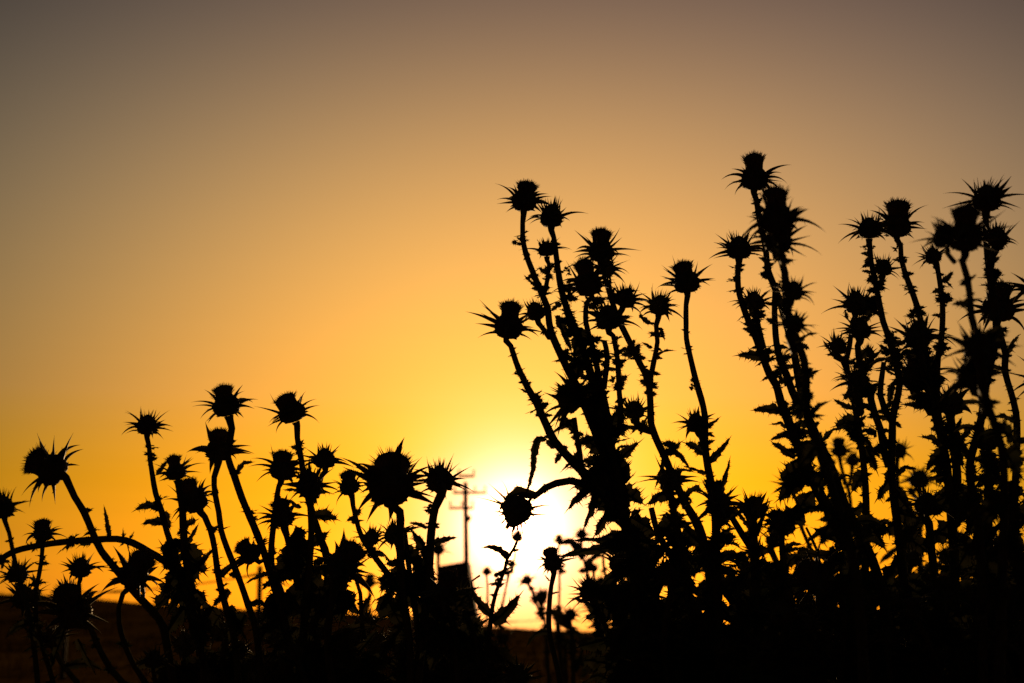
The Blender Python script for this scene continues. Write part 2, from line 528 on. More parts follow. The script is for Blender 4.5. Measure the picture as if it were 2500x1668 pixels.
def clasp_mesh(mb, rnd, p, axis, size):
    """ruffle of small spiny leaflets clasping the stem"""
    n = rnd.randint(4, 6)
    a0 = rnd.uniform(0, 6.28)
    s = axis.orthogonal().normalized(); t = axis.cross(s)
    for k in range(n):
        a = a0 + 2 * math.pi * k / n + rnd.uniform(-.4, .4)
        out = s * math.cos(a) + t * math.sin(a)
        up = axis * rnd.uniform(-.5, 1.1)
        L = size * rnd.uniform(.7, 1.35)
        d = (out + up * .6).normalized()
        p0 = p + axis * rnd.uniform(-.5, .4) * size
        pts = [p0, p0 + d * L * .5, p0 + d * L * .85 + (out * .2 - axis * rnd.uniform(-.3, .6)) * L * .3]
        leaf_mesh(mb, rnd, pts, size * rnd.uniform(.55, .95), rnd.uniform(.1, .7), d.cross(out if abs(d.dot(out)) < .98 else axis).normalized() if rnd.random() < .5 else (axis - d * axis.dot(d)).normalized(), True, 3)

# ------------------------------------------------------------------ a whole thistle
EXTRA = dict(b=0.8, s=0.8, n=0.8)
def thistle(label, d, root_x, branches, leaves=(), claspers=(), group='thistles growing in front of the sunset', seed=1, leafy=1.0, jitter=0.05, clasp=1.0, name='thistle', root_d=None):
    """branches: (head or None, [x, y, ...] pixel path from the head downwards, r_top, r_bottom, reaches the ground)"""
    rnd = random.Random(seed)
    base = at(root_x, 1668, d); base.z = 0
    root = link(name, None, loc=base)
    tag(root, label, 'thistle', group)
    k = d / FPX
    for br in branches:
        head, path, r0, r1, ground = br
        off = rnd.uniform(-jitter, jitter) if head else 0
        P2 = [(path[i], path[i + 1]) for i in range(0, len(path), 2)]
        hp = None
        if head:
            hx, hy, HR, ang, kind = head[:5]
            lean = head[5] if len(head) > 5 else rnd.uniform(-.35, .25)
            axis = (CX * math.sin(R_(ang)) + CU * math.cos(R_(ang)) + CV * lean).normalized()
            hc = at(hx, hy, d + off)
            s = HR * (d + off) / FPX
            ho = link('flower_head', rnd.choice(HEADS[kind]), root, hc - base)
            q = axis.to_track_quat('Z', 'Y')
            ho.rotation_mode = 'QUATERNION'
            ho.rotation_quaternion = q @ Matrix.Rotation(rnd.uniform(0, 6.28), 3, 'Z').to_quaternion()
            ho.scale = (s * rnd.uniform(.96, 1.12), s * rnd.uniform(.96, 1.12), s * rnd.uniform(.84, 1.0))
            if kind == 'b':
                fo = link('florets', rnd.choice(FLORETS), ho)
                f1 = rnd.uniform(.84, 1.08); fo.scale = (f1, f1 * rnd.uniform(.94, 1.06), rnd.uniform(.88, 1.08))
                fo.rotation_euler = (rnd.uniform(-.14, .14), rnd.uniform(-.14, .14), rnd.uniform(0, 6.28))
            start = hc - axis * (s * .75)
            hp = start
        n = len(P2)
        pts = []
        if hp is not None: pts.append(hp); pts.append(hp - axis * 0.006)
        for i, (x, y) in enumerate(P2):
            t = i / max(1, n - 1)
            pts.append(at(x, y, d + off * (1 - t) ** 1.3 if not (n == 1) else d))
        if ground:
            e = pts[-1]
            tg = (pts[-1] - pts[-2]).normalized() * (e - base).length * .9
            b3 = Vector((base.x, base.y, -0.02)); t3 = Vector((0, 0, -(e - base).length))
            nk = len(pts)
            for q in range(1, 11):
                t = q / 10
                pts.append(e * (2 * t ** 3 - 3 * t * t + 1) + tg * (t ** 3 - 2 * t * t + t) + b3 * (3 * t * t - 2 * t ** 3) + t3 * (t ** 3 - t * t))
        fine = catmull(pts, 0.012)
        m = len(fine)
        # radius runs by the visible path only
        z0 = fine[0].z
        rad = []
        L = 0; tot = sum((b - a).length for a, b in zip(fine, fine[1:])) or 1
        for i in range(m):
            if i: L += (fine[i] - fine[i - 1]).length
            t = min(1.0, L / tot * (1.7 if ground else 1.0))
            rad.append(1.12 * k * (r0 + (r1 - r0) * t) * rnd.uniform(.95, 1.05))
        if hp is not None and m > 4:
            rad[0] *= 1.5; rad[1] *= 1.2
        mb = MB()
        tube(mb, [p - base for p in fine], rad, 8)
        # sparse prickles on the stem
        for i in range(3, m - 1):
            if fine[i].z < CAM_H - .15: break
            if rnd.random() < .42 * min(1.5, clasp):
                dd = Vector((rnd.uniform(-1, 1), rnd.uniform(-1, 1), rnd.uniform(-.5, .5))).normalized()
                mb.spike(fine[i] - base, dd, rad[i] + k * rnd.uniform(4, 13), k * 1.1, 3)
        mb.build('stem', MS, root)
        # clasping leaflets along the stem
        nxt = rnd.uniform(35, 90) / clasp
        acc = 0
        for i in range(1, m - 1):
            acc += (fine[i] - fine[i - 1]).length / k
            if fine[i].z < CAM_H - .12: break
            if acc > nxt:
                acc = 0; nxt = rnd.uniform(38, 100) / clasp
                ax = (fine[i - 1] - fine[i + 1]).normalized()
                size = k * rnd.uniform(13, 30) * (0.75 + .45 * i / m)
                mb = MB()
                clasp_mesh(mb, rnd, fine[i] - base, ax, size)
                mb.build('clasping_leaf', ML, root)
                # lower down larger leaves stand out from the stem
                ypx = 834 - (fine[i] - EYE).dot(CU) / (fine[i] - EYE).dot(CV) * FPX
                if rnd.random() < leafy * max(0, min(.8, (ypx - 720) / 620)):
                    side = rnd.choice((-1, 1))
                    Lf = k * rnd.uniform(50, 80 + max(0, ypx - 900) * .08)
                    dirv = (CX * side * rnd.uniform(.5, 1) + CU * rnd.uniform(-.3, .8) + CV * rnd.uniform(-.7, .7)).normalized()
                    p0 = fine[i] - base
                    pp = catmull([p0, p0 + dirv * Lf * .5 + CU * Lf * .12, p0 + dirv * Lf * .95 - CU * Lf * rnd.uniform(0, .3)], .01)
                    mb = MB()
                    wd = (CU * rnd.uniform(.3, 1) + CV * rnd.uniform(-1, 1)).normalized()
                    leaf_mesh(mb, rnd, pp, Lf * rnd.uniform(.28, .42), rnd.uniform(.1, .7), wd)
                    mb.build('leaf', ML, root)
    for lf in leaves:
        dz = rnd.uniform(-.04, .04)
        if isinstance(lf[0], list):                          # a leaf following its own curled path
            q, w, face = lf
            raw = [at(q[i], q[i + 1], d + dz * i / len(q)) - base for i in range(0, len(q), 2)]
            pp = catmull(raw, .008)
            wd = ((raw[-1] - raw[0]).cross(CV).normalized() * face + CV * math.sqrt(max(0, 1 - face * face))).normalized()
            mb = MB()
            leaf_mesh(mb, rnd, pp, w * k, rnd.uniform(.05, .3), wd)
            mb.build('leaf', ML, root)
            continue
        bx, by, tx, ty, w, lift = lf[:6]
        face = lf[6] if len(lf) > 6 else .8
        a = at(bx, by, d); b = at(tx, ty, d + dz); c = at((bx + tx) / 2, (by + ty) / 2 - lift, d + dz * .3)
        pp = [a.lerp(c, t / 8).lerp(c.lerp(b, t / 8), t / 8) - base for t in range(9)]
        im = (b - a).cross(CV).normalized()
        wd = (im * face + CV * math.sqrt(max(0, 1 - face * face)) * rnd.choice((-1, 1))).normalized()
        mb = MB()
        leaf_mesh(mb, rnd, pp, w * k, rnd.uniform(.15, .5), wd)
        mb.build('leaf', ML, root)
    for (x, y, r) in claspers:
        mb = MB()
        p = at(x, y, d) - base
        for q in range(2 if r > 14 else 1):
            clasp_mesh(mb, rnd, p, (CU + CX * rnd.uniform(-.3, .3)).normalized(), r * k * (1.25 if d < 3 else 1.0))
        mb.build('clasping_leaf', ML, root)
    return root

G = True
# ================================================================== left group
thistle('thistle cut by the left edge, its single blurred head nodding over an arching stem', 1.8, 95, [
    ((8, 1240, 30, -12, 's'), [22, 1300, 38, 1378, 58, 1450, 78, 1540, 92, 1668], 4.5, 8, G)], seed=2, leafy=.1,
    leaves=[(70, 1520, 18, 1550, 26, 8), (75, 1545, 120, 1600, 24, 10)])
thistle('tall thistle with one big head bent to the left over the arching stem', 2.15, 425, [
    ((126, 1146, 41, -58, 'b', -.05), [182, 1213, 205, 1250, 226, 1300, 247, 1345, 285, 1392, 330, 1448, 372, 1492, 398, 1530, 412, 1600, 422, 1668], 6.5, 10, G)],
    seed=3, leafy=.1, clasp=.55, leaves=[(385, 1510, 350, 1480, 22, 5)], claspers=[(212, 1248, 12)])
thistle('thistle at far left with one brush topped head over two stacked spiny buds', 2.2, 135, [
    ((105, 1302, 26, 2, 'b', 0), [101, 1370, 94, 1410, 88, 1450, 90, 1530, 110, 1600, 130, 1668], 4, 8, G),
    ((42, 1402, 27, -4, 's'), [50, 1450, 72, 1500, 100, 1560], 4, 6, False),
    ((62, 1462, 30, 8, 's'), [75, 1510, 100, 1570], 4, 6, False)], seed=4, leafy=.1,
    leaves=[(95, 1510, 20, 1552, 34, 18), (100, 1480, 80, 1400, 14, 0)])
thistle('low thistle at lower left with one round head and a small bud standing on top', 2.18, 318, [
    ((197, 1388, 26, 3, 's', 0), [193, 1425, 194, 1450, 205, 1490], 3.5, 5, False),
    ((180, 1490, 47, -12, 'b', -.4), [218, 1530, 245, 1590, 275, 1640, 300, 1668], 6, 8, G),
    ((128, 1560, 28, -10, 's'), [150, 1620, 190, 1668], 5, 6, False)], seed=5, leafy=.1,
    leaves=[(160, 1530, 120, 1640, 40, 0), (190, 1560, 230, 1640, 36, 0)])
thistle('thistle at lower left whose fluffy head leans over an S curved stem', 2.12, 372, [
    ((328, 1402, 40, 24, 'b', -.2), [300, 1450, 290, 1485, 291, 1522, 305, 1575, 330, 1630, 355, 1668], 5, 7, G),
    ((375, 1612, 24, 0, 's'), [380, 1668], 4, 5, False)], seed=6, leafy=.1, clasp=.5)
thistle('crowded thistle left of centre with an arching branch reaching the left edge', 2.2, 500, [
    (None, [-40, 1400, 0, 1368, 35, 1346, 100, 1331, 170, 1322, 230, 1318, 285, 1316, 325, 1326, 365, 1348, 400, 1370, 440, 1410, 470, 1470, 490, 1560, 500, 1668], 6, 9, G),
    ((360, 1040, 27, 2, 's', 0), [364, 1090, 366, 1120, 372, 1160, 380, 1205, 395, 1250, 408, 1300, 425, 1350, 445, 1420, 470, 1500, 490, 1600], 4.5, 9, False),
    ((430, 1152, 27, -12, 'b', 0), [436, 1190, 445, 1240, 448, 1300, 455, 1370, 470, 1450], 6, 9, False),
    ((474, 1222, 34, -28, 'b', -.1), [500, 1262, 514, 1295, 524, 1340, 531, 1395, 543, 1452, 556, 1498, 572, 1560, 582, 1668], 6, 9, G),
    ((533, 1098, 33, 2, 'b', -.3), [523, 1165, 525, 1205, 534, 1250, 540, 1295, 553, 1335, 570, 1378, 588, 1425, 606, 1478, 625, 1540, 640, 1668], 5.5, 9, G)],
    seed=7, clasp=1.0, leafy=.1,
    leaves=[(395, 1245, 330, 1246, 30, 22), (400, 1278, 348, 1279, 26, 10), (268, 1314, 254, 1236, 16, 0), (385, 1160, 408, 1125, 20, 0), (400, 1250, 415, 1290, 26, -5),
            (300, 1318, 305, 1308, 16, 4), (455, 1330, 484, 1280, 18, 0), (440, 1360, 400, 1390, 44, 10), (445, 1430, 410, 1500, 40, 0), (470, 1400, 530, 1330, 26, -4), (540, 1410, 595, 1365, 28, 12),
            (450, 1480, 400, 1560, 50, 4), (450, 1340, 500, 1400, 70, 0), (440, 1380, 400, 1450, 70, 0), (460, 1420, 520, 1490, 80, 0), (420, 1370, 395, 1330, 50, 0), (445, 1290, 480, 1270, 36, 0), (455, 1320, 410, 1350, 60, 0), (470, 1370, 440, 1440, 80, 0), (450, 1440, 500, 1520, 90, 0), (430, 1440, 380, 1480, 70, 0), (520, 1480, 480, 1560, 80, 0), (600, 1500, 560, 1570, 70, 0), (560, 1480, 600, 1560, 50, 4), (470, 1500, 500, 1600, 60, 0), (425, 1320, 470, 1340, 40, 6), (560, 1440, 520, 1480, 34, 6)],
    claspers=[(180, 1320, 15), (367, 1088, 14), (368, 1116, 15), (530, 1370, 12), (545, 1435, 14), (420, 1330, 16), (575, 1400, 14)])
thistle('many headed thistle left of the sun with two tall brush topped heads', 2.22, 735, [
    ((552, 990, 35, -14, 'b', 0), [566, 1046, 560, 1082, 556, 1116, 572, 1162, 590, 1215, 610, 1262, 628, 1305, 645, 1350, 660, 1400, 675, 1448, 690, 1500, 705, 1570, 715, 1668], 6.5, 10, G),
    ((712, 1006, 35, -22, 'b', 0), [726, 1070, 735, 1120, 742, 1165, 752, 1215, 768, 1270, 785, 1322, 798, 1362, 800, 1450, 790, 1560], 5.5, 9, False),
    ((690, 1146, 32, 8, 'b', 0), [680, 1190, 674, 1230, 668, 1280, 662, 1350, 668, 1420, 690, 1500], 5, 8, False),
    ((793, 1122, 27, -2, 's', 0), [786, 1160, 772, 1215], 4.5, 6, False),
    ((757, 1186, 36, 0, 's', -.2), [758, 1240, 760, 1300, 755, 1380, 745, 1480, 735, 1668], 6, 12, G),
    ((690, 1262, 30, -4, 'b', -.2), [700, 1310, 715, 1370, 730, 1440], 5, 8, False),
    ((612, 1352, 28, -48, 'b', .2), [645, 1368, 668, 1400, 690, 1450], 4, 6, False)],
    seed=8, leafy=.15,
    leaves=[(735, 1240, 685, 1216, 18, 8), (770, 1262, 822, 1268, 40, 10), (737, 1196, 692, 1196, 18, 4), (760, 1330, 800, 1300, 34, -6), (700, 1390, 640, 1440, 26, 12), (680, 1400, 600, 1425, 20, 14),
            (730, 1400, 690, 1350, 50, 0), (750, 1440, 800, 1500, 70, 4), (720, 1460, 670, 1520, 60, 4), (730, 1340, 770, 1400, 60, 0), (700, 1330, 735, 1400, 60, 0), (690, 1500, 630, 1570, 46, 10),
            (740, 1520, 800, 1600, 60, 0), (725, 1530, 650, 1620, 60, 0), (770, 1370, 830, 1440, 36, 0), (735, 1290, 700, 1340, 46, 0), (720, 1370, 670, 1420, 90, 0), (740, 1400, 800, 1460, 90, 0), (700, 1440, 760, 1520, 90, 0), (690, 1450, 640, 1520, 80, 0), (750, 1320, 700, 1360, 70, 0), (720, 1290, 760, 1350, 60, 0), (700, 1370, 745, 1430, 80, 0), (660, 1470, 710, 1540, 80, 0), (770, 1450, 740, 1540, 90, 0), (780, 1440, 830, 1500, 70, 0)],
    claspers=[(575, 1155, 13), (608, 1252, 15), (617, 1268, 14), (735, 1082, 9), (640, 1330, 16), (790, 1380, 20), (745, 1420, 22), (710, 1400, 20)])
thistle('thistle with one very large round head just left of the utility pole', 2.1, 1000, [
    ((853, 1188, 26, -14, 'b', 0), [862, 1235, 868, 1262, 876, 1292, 886, 1318, 908, 1350, 930, 1380, 952, 1408, 975, 1440], 4.5, 6.5, False),
    ((907, 1312, 20, 8, 's', 0), [905, 1342, 920, 1368], 5, 6, False),
    ((953, 1186, 54, 4, 'b', .75), [976, 1250, 977, 1300, 979, 1400, 985, 1470, 1000, 1560, 1004, 1668], 8, 10, G),
    ((1074, 1172, 37, -4, 's', -.1), [1062, 1240, 1052, 1310, 1047, 1400, 1040, 1480, 1030, 1560, 1020, 1668], 8, 10, G),
    ((963, 1305, 26, -18, 's', 0), [974, 1350, 985, 1400], 5, 7, False),
    ((838, 1382, 42, 36, 'b', -.3), [815, 1440, 805, 1500, 800, 1580, 810, 1668], 7, 9, G),
    (None, [870, 1418, 880, 1450, 882, 1500, 890, 1560], 3.5, 5, False),
    (None, [988, 1300, 994, 1350, 1003, 1420, 1015, 1500, 1025, 1600], 5, 6, False)],
    seed=9, leafy=.1,
    leaves=[(1050, 1330, 1114, 1312, 22, 4), (1042, 1290, 1000, 1277, 14, 6), (985, 1300, 1024, 1288, 16, 6), (1038, 1330, 1000, 1290, 16, -6), (985, 1380, 942, 1378, 34, 6), (1000, 1400, 1052, 1450, 60, 0),
            (980, 1440, 922, 1410, 36, 0), (960, 1430, 925, 1490, 30, -14), (990, 1470, 956, 1492, 40, -4), (1010, 1360, 1040, 1410, 50, 0), (1030, 1340, 1055, 1400, 34, 0), (880, 1500, 906, 1450, 26, 0),
            (810, 1500, 870, 1450, 34, 0), (800, 1480, 760, 1540, 60, 0), (990, 1520, 930, 1600, 60, 0), (1030, 1520, 1080, 1600, 70, 0), (815, 1560, 880, 1620, 60, 0), (870, 1600, 920, 1540, 30, 0), (820, 1420, 780, 1490, 90, 0), (830, 1430, 880, 1500, 80, 0), (1000, 1430, 960, 1500, 90, 0), (1010, 1400, 1060, 1480, 90, 0), (985, 1340, 1030, 1390, 60, 0), (1020, 1460, 1090, 1540, 90, 0), (960, 1400, 930, 1440, 50, 0), (970, 1380, 1020, 1440, 80, 0), (1040, 1380, 1000, 1450, 80, 0), (1045, 1350, 1010, 1300, 40, 0), (940, 1450, 980, 1530, 90, 0), (850, 1440, 830, 1520, 80, 0), (800, 1440, 850, 1480, 70, 0), (1040, 1430, 1075, 1500, 70, 0)],
    claspers=[(900, 1335, 16), (905, 1350, 14), (1050, 1240, 16), (1064, 1240, 14), (975, 1420, 20), (1010, 1440, 24), (1045, 1340, 12), (820, 1400, 20), (830, 1360, 16)])
thistle('low thistle below the large round head with a small dim bud leaning left', 2.5, 925, [
    ((892, 1522, 27, -8, 's'), [900, 1560, 912, 1610, 920, 1668], 5, 7, G),
    ((925, 1572, 27, 5, 's'), [925, 1620, 925, 1668], 5, 7, False)], seed=10)
thistle('thistle with a shaggy half opened head in front of the shed', 1.98, 1110, [
    ((1088, 1448, 34, 6, 'b', -.35), [1100, 1500, 1112, 1560, 1120, 1668], 7, 10, G),
    (None, [1130, 1490, 1152, 1530, 1162, 1580, 1172, 1668], 5, 7, G),
    (None, [1145, 1465, 1155, 1450, 1150, 1420, 1172, 1405], 1.6, 2.2, False)],
    seed=12, leaves=[(1080, 1500, 1040, 1560, 60, 0), (1100, 1520, 1150, 1600, 60, 0), (1090, 1540, 1050, 1640, 70, 0), (1120, 1480, 1180, 1460, 8, 10), (1110, 1470, 1170, 1430, 7, -10), (1115, 1460, 1150, 1408, 6, 0), (1120, 1450, 1130, 1400, 5, 0), (1105, 1500, 1050, 1480, 60, 0), (1130, 1500, 1170, 1540, 60, 0), (1110, 1490, 1150, 1440, 34, 0), (1120, 1540, 1180, 1580, 80, 0), (1090, 1500, 1060, 1430, 50, 0), (1130, 1560, 1080, 1600, 90, 0)],
    claspers=[(1100, 1500, 24), (1140, 1500, 16), (1085, 1530, 26)])
thistle('leafy headless thistle stalk standing right of the shed, forked below the sun', 2.12, 1180, [
    (None, [1262, 1322, 1254, 1340, 1238, 1365, 1232, 1392, 1222, 1418, 1211, 1446, 1203, 1478, 1196, 1530, 1186, 1600, 1178, 1668], 2.5, 14, G)],
    seed=13, clasp=1.2, leafy=0,
    leaves=[(1242, 1365, 1178, 1337, 24, 24, .9), (1250, 1345, 1270, 1342, 10, 0), (1196, 1500, 1142, 1432, 30, -10, .9), (1200, 1520, 1270, 1452, 44, -12, .95), (1215, 1405, 1250, 1384, 12, 4), (1212, 1430, 1228, 1412, 14, 0),
            (1190, 1600, 1270, 1640, 60, 22, .9), (1180, 1580, 1130, 1640, 60, 10), (1195, 1560, 1140, 1560, 50, 10), (1185, 1620, 1130, 1600, 50, 0), (1190, 1560, 1230, 1620, 50, 0)],
    claspers=[(1226, 1398, 15), (1214, 1428, 16), (1206, 1452, 12), (1218, 1410, 14)])
thistle('small thistle with a dim upward bud at the bottom edge below the sun', 2.0, 1272, [
    ((1262, 1652, 30, 2, 's', -.2), [1268, 1700], 5, 7, G)], seed=14, leaves=[(1270, 1668, 1180, 1660, 24, 8), (1270, 1668, 1330, 1650, 20, 8)])
thistle('single slender thistle with one brush topped head just right of the sun', 2.3, 1380, [
    ((1350, 1375, 25, -4, 'b', 0), [1346, 1430, 1341, 1480, 1340, 1530, 1346, 1570, 1358, 1620, 1368, 1668], 4.6, 8, G)],
    seed=15, clasp=.3, leafy=0, leaves=[([1342, 1543, 1322, 1542, 1302, 1552, 1286, 1577], 20, .97), (1346, 1450, 1364, 1446, 8, 2), (1342, 1418, 1330, 1404, 7, 0)], claspers=[(1345, 1560, 12)])

# ================================================================== centre group
thistle('tallest thistle of the centre clump, with the drooping head hanging before the sun', 2.2, 1565, [
    ((1280, 490, 33, 3, 'b', 0), [1276, 545, 1276, 580, 1284, 620, 1297, 655, 1311, 690, 1326, 725, 1337, 752, 1341, 790, 1351, 826, 1371, 870, 1389, 908, 1407, 941, 1424, 980, 1442, 1025, 1463, 1077, 1482, 1130, 1505, 1200, 1530, 1290, 1550, 1400, 1558, 1668], 4.8, 17, G),
    ((1346, 530, 31, 0, 's', 0), [1352, 580, 1357, 617, 1362, 655, 1370, 706, 1385, 757, 1402, 801, 1417, 839, 1435, 890, 1450, 941, 1463, 992, 1473, 1043, 1490, 1094, 1508, 1160, 1525, 1240], 5, 12, False),
    ((1334, 610, 22, -4, 's', 0), [1340, 645, 1337, 680, 1330, 712], 4, 5, False),
    ((1436, 692, 36, -14, 'b', -.1), [1432, 740, 1430, 785, 1437, 816, 1450, 860, 1462, 920, 1478, 990, 1490, 1060], 5, 8, False),
    ((1485, 778, 34, -4, 's', -.15), [1497, 820, 1506, 865, 1510, 910, 1512, 960, 1516, 1010, 1510, 1060], 5, 6, False),
    ((1242, 796, 37, 10, 'b', -.1), [1247, 845, 1260, 885, 1284, 939, 1310, 985, 1333, 1036, 1353, 1076, 1384, 1112, 1419, 1148, 1460, 1190, 1500, 1240], 5, 11, False),
    ((1308, 762, 25, -14, 's', 0), [1322, 798, 1342, 825], 4.5, 6, False),
    ((1393, 972, 38, -62, 's', -.2), [1425, 990, 1450, 1010, 1470, 1050], 6, 7, False),
    ((1262, 1246, 40, 200, 'r', -.1), [1306, 1212, 1330, 1192, 1358, 1180, 1392, 1174, 1430, 1186, 1480, 1210], 6, 9, False),
    (None, [1402, 1020, 1407, 1060, 1416, 1110, 1420, 1160], 5, 6, False),
    (None, [1475, 832, 1483, 870, 1478, 920, 1474, 950], 5, 6, False)],
    seed=20, clasp=2.12, leafy=.9,
    leaves=[([1352, 1096, 1336, 1074, 1316, 1070, 1305, 1100, 1302, 1140, 1293, 1180, 1284, 1208], 24, .95), (1368, 1108, 1355, 1132, 18, 0), (1407, 1027, 1350, 1056, 26, 10, .9), (1325, 705, 1280, 672, 14, -8), (1370, 740, 1345, 760, 20, 0), ([1570, 1340, 1500, 1338, 1430, 1345, 1362, 1360], 40, .95), (1540, 1300, 1455, 1320, 40, 10),
            (1480, 1150, 1400, 1230, 50, 8), (1460, 1190, 1425, 1290, 36, 0), (1450, 1180, 1385, 1245, 34, 14), (1490, 1200, 1440, 1210, 60, 10), (1500, 1220, 1450, 1310, 50, 0), (1530, 1330, 1400, 1320, 30, 16),
            (1400, 950, 1450, 1000, 60, 0), (1440, 1000, 1470, 1060, 50, 0), (1490, 1060, 1540, 1040, 40, 10), (1500, 1130, 1560, 1080, 44, 0), (1520, 1200, 1570, 1230, 60, 0), (1540, 1250, 1480, 1270, 60, 4),
            (1380, 760, 1410, 830, 40, 0), (1360, 770, 1395, 860, 30, 0), (1540, 1380, 1480, 1440, 50, 10), (1550, 1420, 1620, 1480, 70, 4), (1545, 1440, 1500, 1560, 70, 0), (1540, 1310, 1610, 1340, 80, 0),
            (1560, 1500, 1640, 1600, 80, 0), (1550, 1520, 1480, 1640, 80, 0), (1530, 1360, 1590, 1440, 80, 0), (1500, 1140, 1450, 1120, 60, 0), (1430, 900, 1400, 870, 30, 4), (1470, 1100, 1420, 1070, 50, 0), (1580, 1350, 1500, 1400, 60, 0), (1500, 1130, 1400, 1190, 110, 6), (1530, 1180, 1480, 1080, 90, 0), (1520, 1220, 1440, 1230, 100, 6), (1540, 1260, 1600, 1300, 100, 0), (1560, 1300, 1480, 1330, 110, 0), (1420, 880, 1400, 940, 70, 0), (1500, 1010, 1470, 1100, 90, 0), (1420, 800, 1400, 870, 60, 0)],
    claspers=[(1262, 592, 14), (1322, 706, 20), (1328, 722, 16), (1382, 735, 22), (1388, 775, 22), (1395, 810, 20), (1385, 870, 24), (1402, 890, 18), (1432, 850, 26), (1450, 830, 24), (1462, 870, 24), (1312, 975, 18),
              (1410, 960, 26), (1380, 960, 22), (1450, 980, 26), (1470, 1040, 26), (1490, 1080, 28), (1460, 1130, 28), (1390, 700, 22), (1385, 660, 14), (1455, 740, 20), (1500, 930, 14), (1505, 890, 12), (1440, 950, 22)])
thistle('thistle behind the centre clump with a flat topped brush head and knotted zigzag stem', 2.28, 1735, [
    ((1467, 612, 33, 1, 'b', 0), [1474, 662, 1482, 695, 1494, 735, 1505, 770, 1516, 793, 1539, 839, 1557, 878, 1575, 912, 1585, 941, 1588, 992, 1590, 1036, 1603, 1074, 1620, 1110, 1650, 1180, 1678, 1238, 1708, 1290, 1725, 1360, 1735, 1450, 1738, 1668], 5, 12, G),
    ((1480, 655, 24, 10, 's', .3), [1486, 690, 1494, 735], 4, 5, False),
    ((1526, 730, 26, 16, 's', 0), [1515, 765, 1510, 790], 4.5, 5, False),
    ((1610, 748, 28, 6, 's', 0), [1602, 795, 1605, 835, 1598, 875, 1590, 915, 1586, 945], 4.8, 5.5, False),
    ((1549, 1003, 26, -4, 's', 0), [1552, 1030, 1565, 1046, 1590, 1054], 7, 8, False),
    ((1638, 1172, 32, 8, 's', -.2), [1640, 1220, 1650, 1280, 1668, 1350, 1680, 1450, 1690, 1600], 7, 9, False),
    (None, [1590, 1240, 1606, 1300, 1640, 1360, 1690, 1430], 6, 8, False)],
    seed=21, clasp=1.50,
    leaves=[(1590, 1052, 1515, 1045, 22, 6), (1560, 770, 1600, 790, 20, -12), (1615, 1110, 1662, 1080, 32, -2), (1620, 1120, 1600, 1190, 24, 0), (1610, 800, 1622, 830, 16, 0), (1592, 850, 1568, 836, 12, 2), (1640, 1200, 1580, 1230, 46, 10),
            (1650, 1260, 1600, 1330, 60, 0), (1670, 1290, 1720, 1340, 70, 0), (1660, 1350, 1600, 1420, 70, 0), (1700, 1340, 1760, 1400, 70, 0), (1690, 1420, 1620, 1500, 80, 0), (1720, 1440, 1790, 1520, 80, 0), (1610, 1330, 1560, 1440, 60, 0),
            (1640, 1300, 1690, 1380, 60, 0), (1720, 1500, 1650, 1610, 90, 0), (1730, 1520, 1800, 1620, 90, 0)],
    claspers=[(1545, 855, 22), (1556, 868, 16), (1582, 925, 20), (1592, 940, 18), (1602, 855, 12), (1640, 1090, 20), (1625, 1100, 14), (1640, 1210, 24), (1660, 1270, 26), (1668, 1330, 26)])
thistle('lone brush topped thistle between the centre and right clumps', 2.2, 1762, [
    ((1676, 688, 34, -4, 'b', 0), [1675, 745, 1675, 790, 1676, 828, 1684, 866, 1699, 930, 1717, 993, 1722, 1035, 1721, 1085, 1728, 1140, 1738, 1190, 1746, 1254, 1748, 1330, 1752, 1450, 1760, 1668], 4.9, 13, G),
    ((1700, 1034, 27, -18, 's', -.1), [1712, 1066, 1720, 1092], 6, 8, False),
    ((1754, 1226, 30, 4, 's', -.3), [1750, 1270, 1748, 1320], 7, 9, False),
    ((1838, 1242, 29, 4, 's', -.1), [1838, 1300, 1842, 1370, 1848, 1460, 1850, 1668], 9, 12, G),
    (None, [1786, 1262, 1812, 1305, 1838, 1345], 6, 7, False),
    (None, [1676, 1234, 1700, 1280, 1720, 1330, 1745, 1400], 7, 8, False)],
    seed=22, clasp=0.55, leafy=.6,
    leaves=[(1718, 1045, 1756, 1020, 20, -2), (1716, 1108, 1672, 1082, 36, 6), (1728, 1130, 1783, 1068, 22, -10, .9), (1735, 1160, 1668, 1138, 16, 4), (1752, 1212, 1782, 1120, 24, -8, .9), (1750, 1200, 1720, 1170, 30, 0), (1770, 1250, 1735, 1190, 26, 0),
            (1846, 1290, 1880, 1225, 18, 0), (1834, 1290, 1788, 1228, 16, -8), (1848, 1310, 1876, 1215, 16, 0), (1790, 1240, 1750, 1290, 50, 0), (1750, 1330, 1700, 1390, 60, 0), (1850, 1370, 1900, 1440, 70, 0), (1840, 1380, 1780, 1450, 70, 0),
            (1760, 1420, 1820, 1500, 80, 0), (1850, 1460, 1920, 1560, 90, 0), (1845, 1480, 1780, 1580, 90, 0), (1840, 1340, 1880, 1340, 50, 0), (1745, 1380, 1800, 1400, 60, 0), (1840, 1500, 1900, 1620, 90, 0)],
    claspers=[(1679, 855, 13), (1692, 946, 13), (1736, 1060, 8), (1722, 1085, 18), (1745, 1190, 22), (1755, 1260, 28), (1770, 1230, 22), (1838, 1300, 22), (1760, 1310, 30), (1800, 1370, 26)])

